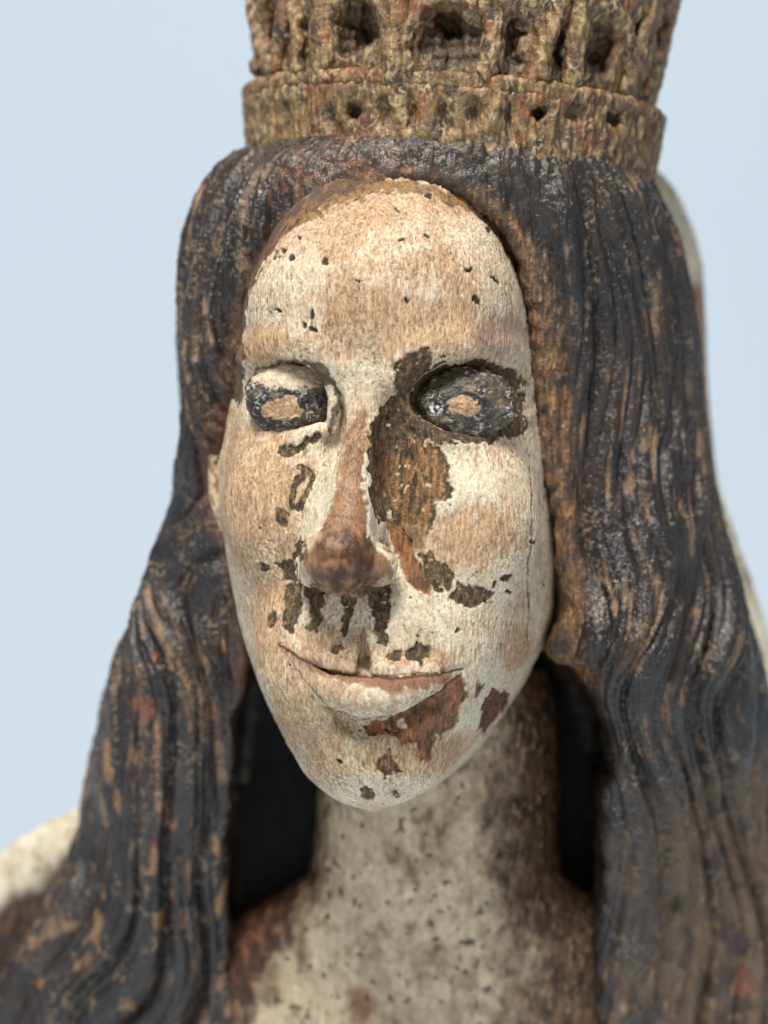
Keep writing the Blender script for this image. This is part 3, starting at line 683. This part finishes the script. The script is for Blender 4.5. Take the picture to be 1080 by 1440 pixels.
# ------------------------------------------------------------------ veil and mantle behind the hair
veil_loft = Loft([(226, 560, 912, 60), (236, 480, 930, 80), (262, 420, 952, 60), (310, 400, 974, 60), (380, 390, 990, 60), (440, 385, 996, 60), (560, 385, 1000, 60), (640, 380, 1006, 60), (700, 370, 1017, 60), (780, 350, 1045, 60), (850, 330, 1072, 60), (960, 300, 1104, 60),
                  (1050, 280, 1130, 60), (1110, 180, 1150, 60), (1130, 108, 1156, 60), (1160, 62, 1170, 60), (1200, -4, 1190, 60), (1300, -110, 1240, 60), (1500, -250, 1400, 60), (2000, -300, 1440, 60), (2500, -300, 1440, 60)], 470, 190, n=2.2, persp=450)
def veil_field(q): return np.maximum(veil_loft(q), -1120 - q[:, 2])
pos, F, nrm = surface(veil_field, (-1000, 300, -1160), (1050, 720, 600), 11, 1, fine=lambda c: (c[:, 1] < 500) & (c[:, 2] > -830))
c1, c2, c3 = noise(pos, (40, 40, 70), 3, 80), noise(pos, (14, 14, 30), 3, 81), noise(pos, (30, 30, 200), 2, 82)
py_ = 720 - pos[:, 2] * .91; px_ = 540 + pos[:, 0] * .91
col = mixc(np.tile(lin(206, 196, 172), (len(pos), 1)), lin(178, 162, 134), sstep(-.2, .5, c1)); col = mixc(col, lin(116, 92, 70), sstep(.25, .5, c2 + .4 * c1) * .8)
col = mixc(col, lin(120, 90, 66), sstep(360, 460, py_ + 60 * c1) * sstep(700, 600, py_) * .8)
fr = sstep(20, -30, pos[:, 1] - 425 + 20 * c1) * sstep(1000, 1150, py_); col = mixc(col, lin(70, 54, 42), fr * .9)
inner = sstep(210, 330, px_) * sstep(960, 900, px_) * sstep(800, 900, py_); col = mixc(col, lin(40, 34, 32), inner)  # under the hair: shade of the hollows painted onto the mantle
low = sstep(60, 100, py_ - (1128 + np.maximum(104 - px_, 0) * .6) + 26 * c1) * sstep(400, 250, px_); col = mixc(col, mixc(np.tile(lin(52, 42, 36), (len(pos), 1)), lin(96, 70, 50), sstep(0, .4, c2)), low)
pos = pos + nrm * (4 * c3 + 3 * c1 + 1.5 * c2)[:, None]
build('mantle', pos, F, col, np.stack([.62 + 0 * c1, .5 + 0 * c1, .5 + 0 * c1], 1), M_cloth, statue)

# ------------------------------------------------------------------ crown
CR = math.radians(4.2)                       # the crown leans: its right side sits lower
c0 = P(631, 252, 222)                        # centre of the crown's foot
e_r = np.array([math.cos(CR), 0, -math.sin(CR)], np.float32); e_u = np.array([math.sin(CR), 0, math.cos(CR)], np.float32); e_f = np.array([0, -1, 0], np.float32)
def to_cr(q):
    v = q - c0; return v @ e_r, v @ e_f, v @ e_u
R0 = 304.0
def crown_pt(px, py, off=0.0, R=R0):
    """place on the crown wall, off = proud"""
    y = c0[1] - R
    for _ in range(6):
        p = P(px, py, y); v = p - c0; a = float(v @ e_r); a = max(-R * .985, min(R * .985, a)); y = c0[1] - math.sqrt(R * R - a * a)
    p = P(px, py, y); v = p - c0; a, b, u = float(v @ e_r), float(v @ e_f), float(v @ e_u); L = math.hypot(a, b)
    k_ = (R + off) / L
    return c0 + e_r * (a * k_) + e_f * (b * k_) + e_u * u
def ring(q, Rlo, Rhi, u0, u1, thick, rnd=4):
    a, b, u = to_cr(q); r = np.hypot(a, b); t = np.clip((u - u0) / (u1 - u0), 0, 1)
    R = Rlo + (Rhi - Rlo) * t
    d1 = np.abs(r - (R - thick / 2)) - thick / 2 + rnd; d2 = np.abs(u - (u0 + u1) / 2) - (u1 - u0) / 2 + rnd
    return np.minimum(np.maximum(d1, d2), 0) + np.sqrt(np.maximum(d1, 0) ** 2 + np.maximum(d2, 0) ** 2) - rnd
def crown_cols(pos, seed):
    k1, k2, k3 = noise(pos, (26, 26, 40), 3, seed), noise(pos, (9, 9, 20), 3, seed + 1), noise(pos, 60, 2, seed + 2)
    c = mixc(np.tile(lin(126, 98, 64), (len(pos), 1)), lin(84, 61, 41), sstep(-.25, .4, k1)); c = mixc(c, lin(168, 140, 98), sstep(.05, .4, k2) * .85)
    c = mixc(c, lin(62, 48, 36), sstep(.05, .35, -k2 + .5 * k1) * .9)
    c = mixc(c, lin(112, 60, 40), sstep(.1, .45, k3) * .55); c = mixc(c, lin(160, 96, 52), sstep(.3, .5, noise(pos, 40, 2, seed + 3)) * .5)
    c = mixc(c, lin(92, 84, 58), sstep(.25, .5, noise(pos, 50, 2, seed + 4)) * .5)
    return c, k1, k2, k3
def crown_part(name, field, lo, hi, seed, parent, fluted=1.0, amp=(4.0, 2.6), h=4.8):
    pos, F, nrm = surface(field, lo, hi, h, 1, fine=lambda c: (c[:, 1] < c0[1] + 30) & (c[:, 2] < 800))
    c, k1, k2, k3 = crown_cols(pos, seed)
    a, b, u = to_cr(pos); th = np.arctan2(a, b)
    fl = noise(np.stack([th * 22, u / 90, 0 * u], 1), 1.0, 2, seed + 5)
    vm = sstep(.12, .02, np.abs(noise(pos, (14, 14, 26), 2, seed + 6)))
    dp = amp[0] * k1 + amp[1] * k2 + fluted * amp[0] * 1.3 * (1 - 2.2 * np.abs(fl)) + 1.2 * vm
    c = mixc(c, lin(184, 158, 118), vm * sstep(-.2, .3, k1) * .75)
    c = mixc(c, lin(70, 54, 38), sstep(.1, .5, -fl) * .5)
    c = mixc(c, lin(60, 46, 34), sstep(300, 282, np.hypot(a, b)) * .75)  # recessed faces darkened: shade of the openings put into the colour
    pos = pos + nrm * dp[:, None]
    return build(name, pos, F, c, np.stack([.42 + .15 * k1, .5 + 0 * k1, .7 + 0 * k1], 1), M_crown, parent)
lo_c, hi_c = c0 - np.array([380, 380, 50]), c0 + np.array([380, 380, 480])
crown = bpy.data.objects.new('crown', None); scene.collection.objects.link(crown); crown.parent = statue
crown['label'] = 'eroded brown carved crown with arched openings'
# pierced upper wall
cuts = []
for px, py, rx, rz, dp_ in [(500, 42, 36, 44, 14), (512, 40, 20, 26, 44), (630, 56, 50, 46, 4), (632, 34, 24, 24, 44), (845, 66, 28, 46, 12), (842, 76, 18, 28, 40), (388, 40, 12, 46, 18), (720, 64, 22, 46, 10), (440, 60, 12, 50, 12), (356, 60, 9, 46, 16), (925, 60, 9, 50, 14), (785, 70, 10, 40, 10), (895, 60, 8, 50, 12)]:
    cuts.append(Feature([crown_pt(px, py, 6)], [1], -1, 12, (rx, dp_ + 30, rz)))
for i in range(9):                            # the openings go on round the back
    th = math.radians(100 + i * 20); p = c0 + e_r * (R0 + 4) * math.sin(th) + e_f * (R0 + 4) * math.cos(th) + e_u * 180
    cuts.append(Feature([p], [1], -1, 12, (34, 34, 38)))
arches = []
for cx_, w_, top, bot in [(503, 46, -8, 92), (632, 60, -4, 100), (846, 38, 8, 112), (722, 40, -6, 106), (392, 30, -8, 98)]:
    pts = [(cx_ - w_, bot), (cx_ - w_, (top + bot) / 2), (cx_ - w_ * .72, top + 16), (cx_, top), (cx_ + w_ * .72, top + 16), (cx_ + w_, (top + bot) / 2), (cx_ + w_, bot)]
    arches.append(Feature([crown_pt(a, b, 4) for a, b in pts], [8, 8, 7, 7, 7, 8, 8], 1, 5))
def wall_field(q):
    f = ring(q, 290, 344, 96, 430, 150, 6)
    for c in arches: f = c.apply(f, q)
    qq = q + 4.5 * np.sin(q[:, [2, 0, 1]] * np.array([.13, .17, .09], np.float32) + np.array([0, 1, 2], np.float32)) + 2.5 * np.sin(q[:, [1, 2, 0]] * .31)
    for c in cuts: f = c.apply(f, qq)
    return f.astype(np.float32)
crown_part('pierced_wall', wall_field, lo_c, hi_c, 100, crown, amp=(4, 2.0), fluted=.5)
crown_part('rim_moulding', lambda q: ring(q, 308, 312, 90, 110, 40, 7), lo_c, c0 + np.array([380, 380, 160]), 110, crown, amp=(3, 1.6))
bc_ = []
for px, py, rx, rz, dp_ in [(368, 160, 7, 30, 14), (386, 165, 6, 32, 12), (405, 168, 9, 28, 18), (432, 160, 8, 34, 10), (468, 172, 10, 24, 14), (499, 158, 14, 13, 30), (540, 160, 13, 24, 16), (580, 164, 12, 24, 14), (622, 166, 13, 24, 14), (668, 160, 14, 22, 18), (715, 172, 10, 28, 14), (755, 157, 13, 12, 32), (808, 158, 16, 20, 16), (862, 164, 17, 15, 30), (905, 185, 7, 34, 12), (786, 200, 9, 14, 9), (838, 204, 8, 14, 12)]:
    bc_.append(Feature([crown_pt(px, py, 2)], [1], -1, 8, (rx, dp_, rz)))
def band_field(q):
    f = ring(q, 298, 309, 2, 92, 44, 6)
    for c in bc_: f = c.apply(f, q)
    return f.astype(np.float32)
crown_part('foot_band', band_field, lo_c, c0 + np.array([380, 380, 150]), 120, crown, amp=(3, 1.8))
for i, (a, b, r) in enumerate([((346, -10), (374, 96), 9), ((412, -10), (388, 92), 9), ((455, -10), (452, 96), 13), ((557, -10), (556, 108), 17), ((684, -10), (702, 92), 10), ((790, -10), (752, 112), 10), ((812, -10), (806, 110), 12), ((913, -10), (884, 128), 9), ((940, -10), (912, 130), 8)]):
    A, B = crown_pt(a[0], a[1], 10), crown_pt(b[0], b[1], -4); A = A + (A - B) * .6
    fe = Feature([A, B], [r * 1.1, r], 1, 1)
    m = r + 16
    crown_part('upright', fe.dist, np.minimum(A, B) - m, np.maximum(A, B) + m, 130 + i * 7, crown, amp=(3, 2.5), h=4.6)
